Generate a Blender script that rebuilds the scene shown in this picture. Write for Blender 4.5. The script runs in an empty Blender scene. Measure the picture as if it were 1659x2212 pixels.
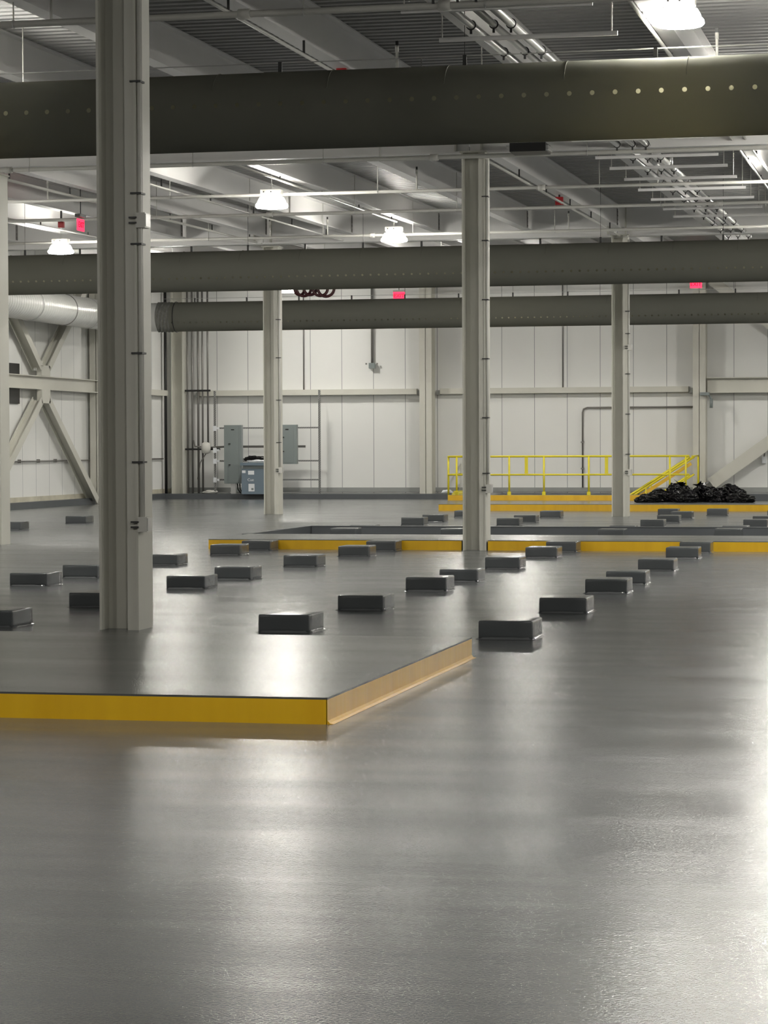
import bpy, bmesh, math, random
from mathutils import Vector, Matrix, noise
random.seed(7)
sc = bpy.context.scene
COL = sc.collection
R = math.radians

# ---------------------------------------------------------------- camera, world, exposure
# x = across the hall, y = depth of the hall, z = up; the camera stands at the origin
EYE = 1.6
cam_d = bpy.data.cameras.new('camera')
cam_d.sensor_fit = 'HORIZONTAL'; cam_d.sensor_width = 24.0
cam_d.lens = 24.0 * 5322.0 / 1659.0
cam_d.clip_start = 0.1; cam_d.clip_end = 300
cam = bpy.data.objects.new('camera', cam_d); COL.objects.link(cam)
yaw, pitch, roll = R(12.57), math.atan(142.0 / 5322.0), 0.004
fwd = Vector((-math.sin(yaw) * math.cos(pitch), math.cos(yaw) * math.cos(pitch), -math.sin(pitch)))
right = Vector((math.cos(yaw), math.sin(yaw), 0)); down = fwd.cross(right)
r2 = right * math.cos(roll) + down * math.sin(roll); d2 = -right * math.sin(roll) + down * math.cos(roll)
m = Matrix((r2, -d2, -fwd)).transposed().to_4x4(); m.translation = Vector((0, 0, EYE))
cam.matrix_world = m
sc.camera = cam

LAMP = 180.0            # emission of the lamp lenses
world = bpy.data.worlds.new('world'); sc.world = world; world.use_nodes = True
world.node_tree.nodes['Background'].inputs[0].default_value = (0.8, 0.85, 0.9, 1)
world.node_tree.nodes['Background'].inputs[1].default_value = 0.3
sc.view_settings.view_transform = 'Standard'; sc.view_settings.look = 'None'
sc.view_settings.exposure = 0.50; sc.view_settings.gamma = 1.0
sc.view_settings.use_curve_mapping = False
sc.cycles.max_bounces = 7; sc.cycles.diffuse_bounces = 5; sc.cycles.glossy_bounces = 3
sc.cycles.transparent_max_bounces = 10; sc.cycles.caustics_reflective = False; sc.cycles.caustics_refractive = False
sc.cycles.sample_clamp_indirect = 30.0; sc.cycles.use_denoising = True

# ---------------------------------------------------------------- materials
MATS = {}
def mat(name, col, rough=0.5, metal=0.0, bump=None, vary=0.0, vscale=3.0, spec=0.5, rvary=0.0):
    m = bpy.data.materials.new(name); m.use_nodes = True
    nt = m.node_tree; n = nt.nodes; L = nt.links; p = n['Principled BSDF']
    p.inputs['Base Color'].default_value = (*col, 1); p.inputs['Roughness'].default_value = rough
    p.inputs['Metallic'].default_value = metal; p.inputs['Specular IOR Level'].default_value = spec
    geo = n.new('ShaderNodeNewGeometry')
    nz = n.new('ShaderNodeTexNoise'); nz.inputs['Scale'].default_value = vscale; nz.inputs['Detail'].default_value = 4
    L.new(geo.outputs['Position'], nz.inputs['Vector'])
    if vary:
        mx = n.new('ShaderNodeMix'); mx.data_type = 'RGBA'
        mx.inputs[6].default_value = (*[c * (1 - vary) for c in col], 1)
        mx.inputs[7].default_value = (*[min(1, c * (1 + vary)) for c in col], 1)
        L.new(nz.outputs['Fac'], mx.inputs[0]); L.new(mx.outputs[2], p.inputs['Base Color'])
    if rvary:
        mr = n.new('ShaderNodeMapRange'); mr.inputs['From Min'].default_value = 0.3; mr.inputs['From Max'].default_value = 0.7
        mr.inputs['To Min'].default_value = max(0, rough - rvary); mr.inputs['To Max'].default_value = rough + rvary
        L.new(nz.outputs['Fac'], mr.inputs['Value']); L.new(mr.outputs[0], p.inputs['Roughness'])
    if bump:
        s, st, d = bump
        nb = n.new('ShaderNodeTexNoise'); nb.inputs['Scale'].default_value = s; nb.inputs['Detail'].default_value = 2
        L.new(geo.outputs['Position'], nb.inputs['Vector'])
        b = n.new('ShaderNodeBump'); b.inputs['Strength'].default_value = st; b.inputs['Distance'].default_value = d
        L.new(nb.outputs['Fac'], b.inputs['Height']); L.new(b.outputs[0], p.inputs['Normal'])
    MATS[name] = m
    return m

def emis(name, col, s):
    m = bpy.data.materials.new(name); m.use_nodes = True
    nt = m.node_tree; nt.nodes.clear()
    e = nt.nodes.new('ShaderNodeEmission'); e.inputs[0].default_value = (*col, 1); e.inputs[1].default_value = s
    o = nt.nodes.new('ShaderNodeOutputMaterial'); nt.links.new(e.outputs[0], o.inputs[0])
    MATS[name] = m; return m

STEEL = mat('cream_painted_steel', (0.60, 0.59, 0.53), 0.45, vary=0.05, vscale=1.5)
BEAM = mat('white_primed_steel', (0.82, 0.81, 0.80), 0.5, vary=0.04, vscale=1.0)
PIPE = mat('white_painted_pipe', (0.62, 0.61, 0.57), 0.4)
GALV = mat('galvanised_conduit', (0.62, 0.62, 0.61), 0.35, metal=0.5, vary=0.08, vscale=8)
DARKPIPE = mat('grey_steel_conduit', (0.22, 0.21, 0.20), 0.4, metal=0.4)
CLAMP = mat('dark_clamp_steel', (0.05, 0.05, 0.05), 0.5, metal=0.3)
CABINET = mat('grey_green_enamel', (0.22, 0.25, 0.25), 0.35)
TRANSF = mat('blue_grey_enamel', (0.17, 0.22, 0.27), 0.4)
YRAIL = mat('safety_yellow_rail_paint', (0.80, 0.68, 0.03), 0.4)
YSTR = mat('orange_yellow_stringer_paint', (0.80, 0.50, 0.05), 0.4)
BLOCKM = mat('dark_grey_epoxy', (0.085, 0.092, 0.097), 0.22, vary=0.15, vscale=2.0, bump=(45, 0.35, 0.002))
CURBG = mat('slate_grey_epoxy', (0.095, 0.102, 0.110), 0.3, vary=0.1, vscale=2.0, bump=(30, 0.3, 0.002))
BLACK = mat('black_plastic', (0.001, 0.001, 0.0015), 0.12, bump=(5, 0.3, 0.01), spec=0.25)
BLACKM = mat('black_enamel', (0.012, 0.012, 0.012), 0.4)
REDM = mat('red_enamel', (0.45, 0.01, 0.015), 0.4)
HOSE = mat('dark_red_rubber', (0.045, 0.003, 0.005), 0.4)
PAPER = mat('white_paper', (0.8, 0.82, 0.85), 0.7)
FLASH = mat('grey_flashing', (0.32, 0.33, 0.32), 0.5, vary=0.08)
TANFL = mat('stained_flashing', (0.55, 0.52, 0.42), 0.6, vary=0.35, vscale=3)
SPIRAL = mat('white_spiral_duct', (0.72, 0.72, 0.70), 0.3, metal=0.2)
LENS = emis('lamp_lens_glow', (1.0, 0.97, 0.89), LAMP)
LENS2 = emis('lamp_body_glow', (1.0, 0.97, 0.89), 16.0)
REDGLOW = emis('exit_red_glow', (1.0, 0.03, 0.07), 2.2)
REDDIM = emis('exit_letter_glow', (0.75, 0.0, 0.02), 1.0)
DECKM = mat('galvanised_deck', (0.36, 0.36, 0.355), 0.5, metal=0.1, vary=0.1, vscale=0.8)

def nodes_of(name):
    m = bpy.data.materials.new(name); m.use_nodes = True; MATS[name] = m
    return m, m.node_tree.nodes, m.node_tree.links, m.node_tree.nodes['Principled BSDF']

def floor_material(name, col, lo=.19, hi=.25):
    m, n, L, p = nodes_of(name)
    geo = n.new('ShaderNodeNewGeometry')
    def tex(scale, detail, vec=None, mapping=None):
        t = n.new('ShaderNodeTexNoise'); t.inputs['Scale'].default_value = scale; t.inputs['Detail'].default_value = detail
        if mapping:
            mp = n.new('ShaderNodeMapping'); mp.inputs['Scale'].default_value = mapping
            L.new(geo.outputs['Position'], mp.inputs['Vector']); L.new(mp.outputs[0], t.inputs['Vector'])
        else: L.new(geo.outputs['Position'], t.inputs['Vector'])
        return t
    big = tex(0.35, 5, mapping=(1, 1.6, 1))
    mx = n.new('ShaderNodeMix'); mx.data_type = 'RGBA'
    mx.inputs[6].default_value = (*[c * 0.85 for c in col], 1); mx.inputs[7].default_value = (*[c * 1.15 for c in col], 1)
    L.new(big.outputs['Fac'], mx.inputs[0]); L.new(mx.outputs[2], p.inputs['Base Color'])
    mid = tex(0.9, 4, mapping=(0.5, 2.0, 1))
    mr = n.new('ShaderNodeMapRange'); mr.inputs['From Min'].default_value = 0.35; mr.inputs['From Max'].default_value = 0.65
    mr.inputs['To Min'].default_value = lo; mr.inputs['To Max'].default_value = hi
    L.new(mid.outputs['Fac'], mr.inputs['Value']); L.new(mr.outputs[0], p.inputs['Roughness'])
    p.inputs['Specular IOR Level'].default_value = 0.36
    # orange-peel grain, then slow trowel waves that run across the hall
    grain = tex(95, 2); slow = tex(1.3, 3, mapping=(0.28, 1.5, 1))
    b1 = n.new('ShaderNodeBump'); b1.inputs['Strength'].default_value = 1.0; b1.inputs['Distance'].default_value = 0.0013
    L.new(grain.outputs['Fac'], b1.inputs['Height'])
    b2 = n.new('ShaderNodeBump'); b2.inputs['Strength'].default_value = 1.0; b2.inputs['Distance'].default_value = 0.0045
    L.new(slow.outputs['Fac'], b2.inputs['Height']); L.new(b2.outputs[0], b1.inputs['Normal'])
    L.new(b1.outputs[0], p.inputs['Normal'])
    return m
FLOORM = floor_material('grey_epoxy_floor', (0.130, 0.136, 0.140))
PADTOP = floor_material('grey_epoxy_platform_top_shaded', (0.085, 0.088, 0.088), .18, .22)  # floor epoxy again, with the platform's darker reflection put into its colour

def yellow_material():
    m, n, L, p = nodes_of('yellow_epoxy_edge')
    geo = n.new('ShaderNodeNewGeometry')
    t = n.new('ShaderNodeTexNoise'); t.inputs['Scale'].default_value = 1.6; t.inputs['Detail'].default_value = 5
    mp = n.new('ShaderNodeMapping'); mp.inputs['Scale'].default_value = (3, 3, 0.4)
    L.new(geo.outputs['Position'], mp.inputs['Vector']); L.new(mp.outputs[0], t.inputs['Vector'])
    mx = n.new('ShaderNodeMix'); mx.data_type = 'RGBA'
    mx.inputs[6].default_value = (0.68, 0.36, 0.004, 1); mx.inputs[7].default_value = (0.92, 0.58, 0.02, 1)
    L.new(t.outputs['Fac'], mx.inputs[0]); L.new(mx.outputs[2], p.inputs['Base Color'])
    p.inputs['Roughness'].default_value = 0.3; p.inputs['Coat Weight'].default_value = 0.6; p.inputs['Coat Roughness'].default_value = 0.22
    b = n.new('ShaderNodeBump'); b.inputs['Strength'].default_value = 0.8; b.inputs['Distance'].default_value = 0.01
    L.new(t.outputs['Fac'], b.inputs['Height']); L.new(b.outputs[0], p.inputs['Normal'])
    return m
YEL = yellow_material()

def panel_material(name, axis, col=(0.80, 0.80, 0.78)):
    # insulated wall panels: thin vertical joints every 0.99 m along the wall
    m, n, L, p = nodes_of(name)
    geo = n.new('ShaderNodeNewGeometry'); sp = n.new('ShaderNodeSeparateXYZ'); L.new(geo.outputs['Position'], sp.inputs[0])
    def mt(op, a, b=None):
        q = n.new('ShaderNodeMath'); q.operation = op
        for i, v in enumerate((a, b)):
            if v is None: continue
            if isinstance(v, (int, float)): q.inputs[i].default_value = v
            else: L.new(v, q.inputs[i])
        return q.outputs[0]
    u = mt('DIVIDE', mt('ADD', sp.outputs[axis], 100 * 1.004 + (14.35 if axis == 0 else 0.5)), 1.004)
    d = mt('ABSOLUTE', mt('SUBTRACT', mt('FRACT', u), 0.5))
    line = mt('LESS_THAN', d, 0.009)
    nz = n.new('ShaderNodeTexNoise'); nz.inputs['Scale'].default_value = 0.7; L.new(geo.outputs['Position'], nz.inputs['Vector'])
    m1 = n.new('ShaderNodeMix'); m1.data_type = 'RGBA'
    m1.inputs[6].default_value = (*[c * 0.97 for c in col], 1); m1.inputs[7].default_value = (*[c * 1.03 for c in col], 1)
    L.new(nz.outputs['Fac'], m1.inputs[0])
    m2 = n.new('ShaderNodeMix'); m2.data_type = 'RGBA'; L.new(line, m2.inputs[0]); L.new(m1.outputs[2], m2.inputs[6])
    m2.inputs[7].default_value = (0.30, 0.31, 0.32, 1); L.new(m2.outputs[2], p.inputs['Base Color'])
    p.inputs['Roughness'].default_value = 0.55
    return m
PAN_X = panel_material('white_wall_panels_x', 0)
PAN_Y = panel_material('white_wall_panels_y', 1)

def strut_material():
    # slotted channel: dark slots at an even pitch along the bar
    m, n, L, p = nodes_of('slotted_strut')
    geo = n.new('ShaderNodeNewGeometry'); sp = n.new('ShaderNodeSeparateXYZ'); L.new(geo.outputs['Position'], sp.inputs[0])
    a = n.new('ShaderNodeMath'); a.operation = 'ADD'; L.new(sp.outputs[0], a.inputs[0]); L.new(sp.outputs[2], a.inputs[1])
    b = n.new('ShaderNodeMath'); b.operation = 'MULTIPLY'; L.new(a.outputs[0], b.inputs[0]); b.inputs[1].default_value = 18
    c = n.new('ShaderNodeMath'); c.operation = 'FRACT'; L.new(b.outputs[0], c.inputs[0])
    d = n.new('ShaderNodeMath'); d.operation = 'LESS_THAN'; L.new(c.outputs[0], d.inputs[0]); d.inputs[1].default_value = 0.45
    mx = n.new('ShaderNodeMix'); mx.data_type = 'RGBA'; L.new(d.outputs[0], mx.inputs[0])
    mx.inputs[6].default_value = (0.30, 0.30, 0.29, 1); mx.inputs[7].default_value = (0.04, 0.04, 0.045, 1)
    L.new(mx.outputs[2], p.inputs['Base Color']); p.inputs['Roughness'].default_value = 0.4
    return m
STRUT = strut_material()

def duct_material(name, pitch, phi, off, hole=0.024, col=(0.185, 0.185, 0.162)):
    # woven fabric that lets a little light through, one row of round outlets on the camera side
    m, n, L, p = nodes_of(name)
    out = n['Material Output']; n.remove(p)
    tc = n.new('ShaderNodeTexCoord'); sp = n.new('ShaderNodeSeparateXYZ'); L.new(tc.outputs['Object'], sp.inputs[0])
    def mt(op, a, b=None):
        q = n.new('ShaderNodeMath'); q.operation = op
        for i, v in enumerate((a, b)):
            if v is None: continue
            if isinstance(v, (int, float)): q.inputs[i].default_value = v
            else: L.new(v, q.inputs[i])
        return q.outputs[0]
    ang = mt('ARCTAN2', mt('MULTIPLY', sp.outputs[2], -1.0), mt('MULTIPLY', sp.outputs[1], -1.0))
    dv = mt('MULTIPLY', mt('SUBTRACT', ang, R(phi)), 0.4)
    du = mt('MULTIPLY', mt('SUBTRACT', mt('FRACT', mt('DIVIDE', mt('ADD', sp.outputs[0], 100 * pitch + off), pitch)), 0.5), pitch)
    hit = mt('LESS_THAN', mt('ADD', mt('MULTIPLY', du, du), mt('MULTIPLY', dv, dv)), hole * hole)
    nz = n.new('ShaderNodeTexNoise'); nz.inputs['Scale'].default_value = 60; L.new(tc.outputs['Object'], nz.inputs['Vector'])
    nw = n.new('ShaderNodeTexNoise'); nw.inputs['Scale'].default_value = 1.3; nw.inputs['Detail'].default_value = 3; L.new(tc.outputs['Object'], nw.inputs['Vector'])
    b = n.new('ShaderNodeBump'); b.inputs['Strength'].default_value = 0.3; b.inputs['Distance'].default_value = 0.002; L.new(nz.outputs['Fac'], b.inputs['Height'])
    b2 = n.new('ShaderNodeBump'); b2.inputs['Strength'].default_value = 0.7; b2.inputs['Distance'].default_value = 0.04
    L.new(nw.outputs['Fac'], b2.inputs['Height']); L.new(b.outputs[0], b2.inputs['Normal'])
    df = n.new('ShaderNodeBsdfDiffuse'); L.new(b2.outputs[0], df.inputs['Normal'])
    gb = n.new('ShaderNodeNewGeometry'); cm = n.new('ShaderNodeMix'); cm.data_type = 'RGBA'; L.new(gb.outputs['Backfacing'], cm.inputs[0])
    cm.inputs[6].default_value = (*col, 1); cm.inputs[7].default_value = (0.36, 0.36, 0.31, 1); L.new(cm.outputs[2], df.inputs[0])
    tr = n.new('ShaderNodeBsdfTranslucent'); tr.inputs[0].default_value = (0.38, 0.36, 0.24, 1)
    m1 = n.new('ShaderNodeMixShader'); m1.inputs[0].default_value = 0.17; L.new(df.outputs[0], m1.inputs[1]); L.new(tr.outputs[0], m1.inputs[2])
    tp = n.new('ShaderNodeBsdfTransparent')
    m2 = n.new('ShaderNodeMixShader'); L.new(hit, m2.inputs[0]); L.new(m1.outputs[0], m2.inputs[1]); L.new(tp.outputs[0], m2.inputs[2])
    L.new(m2.outputs[0], out.inputs[0])
    return m

# ---------------------------------------------------------------- mesh helpers
class MB:
    def __init__(s): s.v = []; s.f = []; s.sm = []
    def add(s, vs, fs, smooth=False):
        b = len(s.v); s.v += [tuple(x) for x in vs]; s.f += [tuple(b + i for i in f) for f in fs]; s.sm += [smooth] * len(fs); return s
    def box(s, x0, y0, z0, x1, y1, z1):
        return s.add([(x0,y0,z0),(x1,y0,z0),(x1,y1,z0),(x0,y1,z0),(x0,y0,z1),(x1,y0,z1),(x1,y1,z1),(x0,y1,z1)],
                     [(3,2,1,0),(4,5,6,7),(0,1,5,4),(1,2,6,5),(2,3,7,6),(3,0,4,7)])
    def obox(s, p0, p1, w, h, up=(0,0,1)):
        # box bar from p0 to p1, width w (sideways) and height h (along up)
        p0 = Vector(p0); p1 = Vector(p1); d = (p1 - p0).normalized(); u = Vector(up); sd = d.cross(u).normalized(); u = sd.cross(d)
        vs = [q + sd * a * w / 2 + u * c * h / 2 for q in (p0, p1) for a, c in ((-1,-1),(1,-1),(1,1),(-1,1))]
        return s.add(vs, [(0,1,2,3),(7,6,5,4),(4,5,1,0),(5,6,2,1),(6,7,3,2),(7,4,0,3)])
    def prism(s, prof, p0, p1, up=(0,0,1)):
        # closed profile [(side, up)] swept from p0 to p1
        p0 = Vector(p0); p1 = Vector(p1); d = (p1 - p0).normalized(); u = Vector(up); sd = d.cross(u).normalized(); u = sd.cross(d)
        n = len(prof); vs = [q + sd * a + u * c for q in (p0, p1) for a, c in prof]
        fs = [(i, (i + 1) % n, n + (i + 1) % n, n + i) for i in range(n)] + [tuple(range(n - 1, -1, -1)), tuple(range(n, 2 * n))]
        return s.add(vs, fs)
    def tube(s, pts, r, n=10, caps=True):
        pts = [Vector(p) for p in pts]; rings = []; ref = None
        for i, p in enumerate(pts):
            d = (pts[min(i + 1, len(pts) - 1)] - pts[max(i - 1, 0)]).normalized()
            if ref is None: ref = d.orthogonal().normalized()
            ref = (ref - d * ref.dot(d)).normalized(); bi = d.cross(ref)
            rings.append([p + (ref * math.cos(2*math.pi*k/n) + bi * math.sin(2*math.pi*k/n)) * r for k in range(n)])
        vs = [v for rg in rings for v in rg]
        fs = [(i*n+k, i*n+(k+1)%n, (i+1)*n+(k+1)%n, (i+1)*n+k) for i in range(len(pts)-1) for k in range(n)]
        s.add(vs, fs, True)
        if caps:
            b = len(s.v) - len(vs); s.f += [tuple(b + k for k in range(n - 1, -1, -1)), tuple(b + (len(pts)-1)*n + k for k in range(n))]; s.sm += [False, False]
        return s
    def lathe(s, prof, c, n=28, smooth=True):
        # prof [(r, z)] about a vertical axis through c
        c = Vector(c); vs = []; fs = []
        for r, z in prof: vs += [c + Vector((r*math.cos(2*math.pi*k/n), r*math.sin(2*math.pi*k/n), z)) for k in range(n)]
        for i in range(len(prof) - 1): fs += [(i*n+k, i*n+(k+1)%n, (i+1)*n+(k+1)%n, (i+1)*n+k) for k in range(n)]
        fs += [tuple(range(n - 1, -1, -1)), tuple((len(prof)-1)*n + k for k in range(n))]
        return s.add(vs, fs, smooth)
    def build(s, name, material, parent=None, bevel=0, segs=2):
        me = bpy.data.meshes.new(name)
        o_ = parent_loc(parent)
        me.from_pydata([(a - o_.x, b - o_.y, c - o_.z) for a, b, c in s.v], [], s.f)
        bm = bmesh.new(); bm.from_mesh(me); bmesh.ops.recalc_face_normals(bm, faces=bm.faces)
        if bevel: bmesh.ops.bevel(bm, geom=bm.edges[:] , offset=bevel, segments=segs, affect='EDGES', profile=0.5)
        bm.to_mesh(me); bm.free()
        if bevel: me.polygons.foreach_set('use_smooth', [False] * len(me.polygons))
        else: me.polygons.foreach_set('use_smooth', s.sm if len(s.sm) == len(me.polygons) else [False] * len(me.polygons))
        me.materials.append(material); me.update()
        o = bpy.data.objects.new(name, me); COL.objects.link(o)
        if parent: o.parent = parent
        return o

def parent_loc(p):
    v = Vector((0, 0, 0))
    while p: v += p.location; p = p.parent
    return v
def tag(o, label=None, cat=None, group=None, kind=None):
    if label: o['label'] = label
    if cat: o['category'] = cat
    if group: o['group'] = group
    if kind: o['kind'] = kind
    return o
def thing(name, loc, label, cat, group=None):
    o = bpy.data.objects.new(name, None); COL.objects.link(o); o.location = loc; o.empty_display_size = 0.1
    return tag(o, label, cat, group)
def struct(name, mb, material, label):
    return tag(mb.build(name, material), label, None, None, 'structure')
def copy_tree(o, parent=None):
    c = o.copy(); COL.objects.link(c); c.parent = parent
    for ch in list(o.children): copy_tree(ch, c)
    return c
def recenter(o, loc):
    # move a mesh object's origin to loc without moving its geometry
    loc = Vector(loc); o.data.transform(Matrix.Translation(-loc)); o.location = o.location + loc; return o
ORD = ['first', 'second', 'third', 'fourth', 'fifth', 'sixth', 'seventh', 'eighth', 'ninth', 'tenth', 'eleventh', 'twelfth']

# hall dimensions
XL, XR, YB, YF = -23.4, 17.6, -14.0, 74.2
XC = -6.95                                       # line of the near columns
SL = 0.0125                                      # roof slope
def ztop(y): return 6.73 + SL * (y - 37)         # top of the roof beams

# ---------------------------------------------------------------- floor, walls, deck
fl = MB()
HX0, HX1, HY0, HY1 = -12.7, -7.3, 71.9, 73.5      # stair opening
for a in ((XL, YB, XR, HY0), (XL, HY0, HX0, HY1), (HX1, HY0, XR, HY1), (XL, HY1, XR, YF)):
    fl.box(a[0], a[1], -0.25, a[2], a[3], 0)
struct('floor', fl, FLOORM, 'glossy grey epoxy floor')
w = MB().box(HX0 - .1, HY0 - .1, -1.6, HX1 + .1, HY1 + .1, -1.5)
w.box(HX0 - .1, HY0 - .1, -1.5, HX0, HY1 + .1, -.25).box(HX1, HY0 - .1, -1.5, HX1 + .1, HY1 + .1, -.25)
w.box(HX0, HY0 - .1, -1.5, HX1, HY0, -.25).box(HX0, HY1, -1.5, HX1, HY1 + .1, -.25)
struct('trim_1', w, CURBG, 'concrete lining of the stair opening')
struct('wall_far', MB().box(XL - .15, YF, -.2, XR + .15, YF + .15, 7.6), PAN_X, 'white panelled far wall')
struct('wall_left', MB().box(XL - .15, YB, -.2, XL, YF, 7.6), PAN_Y, 'white panelled left wall')
struct('wall_right', MB().box(XR, YB, -.2, XR + .15, YF, 7.6), PAN_Y, 'white panelled right wall')
struct('wall_back', MB().box(XL - .15, YB - .15, -.2, XR + .15, YB, 7.6), PAN_X, 'white panelled wall behind the camera')
struct('baseboard_far', MB().box(XL, YF - .03, .19, XR, YF, .33), FLASH, 'grey base flashing of the far wall')
struct('baseboard_left', MB().box(XL, 10, .17, XL + .03, YF, .30), TANFL, 'stained base flashing of the left wall')
struct('trim_2', MB().box(XL, 10, 0, XL + .22, 72.9, .17), CURBG, 'slate grey kerb along the left wall')
dk = MB(); prof = []
P = 0.25; y = YB
while y < YF - P:
    z = ztop(y)
    prof += [(y, z), (y + .10, z), (y + .13, z + .075), (y + .22, z + .075)]; y += P
n = len(prof)
dk.add([(XL, a, b) for a, b in prof] + [(XR, a, b) for a, b in prof], [(i, i + 1, n + i + 1, n + i) for i in range(n - 1)])
struct('ceiling', dk, DECKM, 'ribbed galvanised roof deck')

# ---------------------------------------------------------------- kerbs, pads and platform
def pad(name, x0, y0, x1, y1, h, label, cat, yel_front=False, yel_side=False, top=FLOORM, z=0.0):
    t = thing(name, (x0, y0, z), label, cat)
    MB().box(x0 + .004, y0 + .006, z, x1 - .006, y1, z + h - .012).build('kerb_body', CURBG, t)
    MB().box(x0, y0, z + h - .012, x1, y1, z + h).build('top_coating', top, t)
    if yel_front:
        MB().box(x0, y0, z, x1 - .002, y0 + .006, z + h - .012).build('yellow_face', YEL, t)
    if yel_side:
        MB().box(x1 - .006, y0, z, x1, y1, z + h - .012).build('yellow_face', YEL, t)
    return t
pl = pad('concrete_platform', -16.5, 13.73, -3.40, 18.28, 0.155, 'low grey platform with yellow painted edges in the foreground', 'platform', True, True, top=PADTOP)
cv = MB()                                        # soft fillet where the side meets the floor
cv.prism([(-.001, 0), (.035, 0.001), (.012, .006), (-.001, .022)], (-3.40, 13.74, 0), (-3.40, 18.28, 0))
cv.build('cove', YEL, pl)
wk = thing('kerbed_walkway', (-11.1, 37.12, 0), 'long raised walkway with a yellow front behind the rows of blocks', 'kerb')
def around(mb, y0, y1, z0, z1):               # the slab is poured around the column foot
    mb.box(-11.10, y0, z0, -7.06, y1, z1); mb.box(-6.65, y0, z0, 9.0, y1, z1)
    if y1 > 37.6: mb.box(-7.06, 37.52, z0, -6.65, y1, z1)
    return mb
around(MB(), 37.126, 39.45, 0, .143).build('kerb_body', CURBG, wk)
around(MB(), 37.12, 39.45, .143, .155).build('top_coating', FLOORM, wk)
around(MB(), 37.12, 37.126, 0, .143).build('yellow_face', YEL, wk)
tag(pad('containment_kerb', -11.22, 39.45, -11.08, 43.72, 0.155, 'short grey kerb at the left end of the containment bay', 'kerb', top=CURBG))
tag(pad('containment_kerb', -11.08, 43.58, 9.0, 43.72, 0.155, 'long grey kerb at the rear of the containment bay', 'kerb', top=CURBG))
pad('low_kerb', -11.95, 59.8, 9.0, 59.98, 0.165, 'long yellow kerb across the floor in front of the black bags', 'kerb', True, False)
t = thing('stair_pad', (-13.95, 71.2, 0), 'raised pad with a yellow front face carrying the yellow railing', 'kerb')
b = MB(); b.box(-13.95, 71.206, 0, -6.9, HY0, .155); b.box(-13.95, HY0, 0, HX0, HY1, .155); b.box(HX1, HY0, 0, -6.9, HY1, .155); b.box(-13.95, HY1, 0, -6.9, YF - .04, .155)
b.build('kerb_body', CURBG, t); MB().box(-13.95, 71.2, 0, -6.9, 71.206, .155).build('yellow_face', YEL, t)
t = thing('equipment_pad', (XL, 72.9, 0), 'slate blue raised pad below the electrical cabinets', 'kerb')
MB().box(XL + .04, 72.9, 0, -13.95, YF - .04, .155).build('kerb_body', CURBG, t)
t = thing('wall_kerb', (-6.9, 71.2, 0), 'grey kerb at the far wall right of the bags', 'kerb')
MB().box(-6.9, 71.2, 0, XR - .02, YF - .04, .19).build('kerb_body', CURBG, t)

# ---------------------------------------------------------------- concrete blocks
def block_mesh():
    W, D, H_ = .455, .51, .155
    bm = bmesh.new(); bmesh.ops.create_cube(bm, size=1)
    for v in bm.verts: v.co = Vector(((v.co.x + .5) * W, (v.co.y + .5) * D, (v.co.z + .5) * H_))
    bmesh.ops.subdivide_edges(bm, edges=bm.edges[:], cuts=3, use_grid_fill=True)
    ed = [e for e in bm.edges if len(e.link_faces) == 2 and e.calc_face_angle(0) > 1 and min(v.co.z for v in e.verts) > .001 or (abs(e.verts[0].co.z - e.verts[1].co.z) > .01 and e.calc_face_angle(0) > 1)]
    bmesh.ops.bevel(bm, geom=ed, offset=.014, segments=3, affect='EDGES', profile=.5)
    for v in bm.verts:
        k = noise.noise(v.co * 9) * .0035
        v.co.x += k; v.co.y += noise.noise(v.co * 8 + Vector((5, 2, 1))) * .0035
        if v.co.z > .05: v.co.z += noise.noise(v.co * 6 + Vector((1, 9, 1))) * .004
    me = bpy.data.meshes.new('block_body'); bm.to_mesh(me); bm.free()
    me.polygons.foreach_set('use_smooth', [True] * len(me.polygons)); me.materials.append(BLOCKM)
    return me
BM_ = block_mesh()
def cove_mesh():
    mb = MB(); W, D = .455, .51; c = Vector((W / 2, D / 2, 0)); rings = []
    for off, z in ((-.006, .028), (.006, .012), (.022, .004), (.034, .0012)):
        rg = []
        for k in range(48):
            a = 2 * math.pi * k / 48; q = Vector((math.cos(a), math.sin(a), 0))
            s = min((W / 2) / max(abs(q.x), 1e-6), (D / 2) / max(abs(q.y), 1e-6)); p = c + q * s
            nrm = Vector((math.copysign(1, q.x), 0, 0)) if (W/2)/max(abs(q.x),1e-6) < (D/2)/max(abs(q.y),1e-6) else Vector((0, math.copysign(1, q.y), 0))
            rg.append(p + nrm * (off + .004 * noise.noise(Vector((a * 3, off * 40, 0)))) + Vector((0, 0, z)))
        rings += rg
    mb.add(rings, [(i*48+k, i*48+(k+1)%48, (i+1)*48+(k+1)%48, (i+1)*48+k) for i in range(3) for k in range(48)], True)
    me = bpy.data.meshes.new('cove'); me.from_pydata(mb.v, [], mb.f); me.polygons.foreach_set('use_smooth', [True] * len(me.polygons))
    me.materials.append(MATS['wet_epoxy_fillet']); return me
mat('wet_epoxy_fillet', (0.12, 0.125, 0.13), 0.13, bump=(60, .4, .002))
CV_ = cove_mesh()
LN = ['leftmost line', 'second line from the left', 'third line from the left', 'rightmost line']
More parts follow.
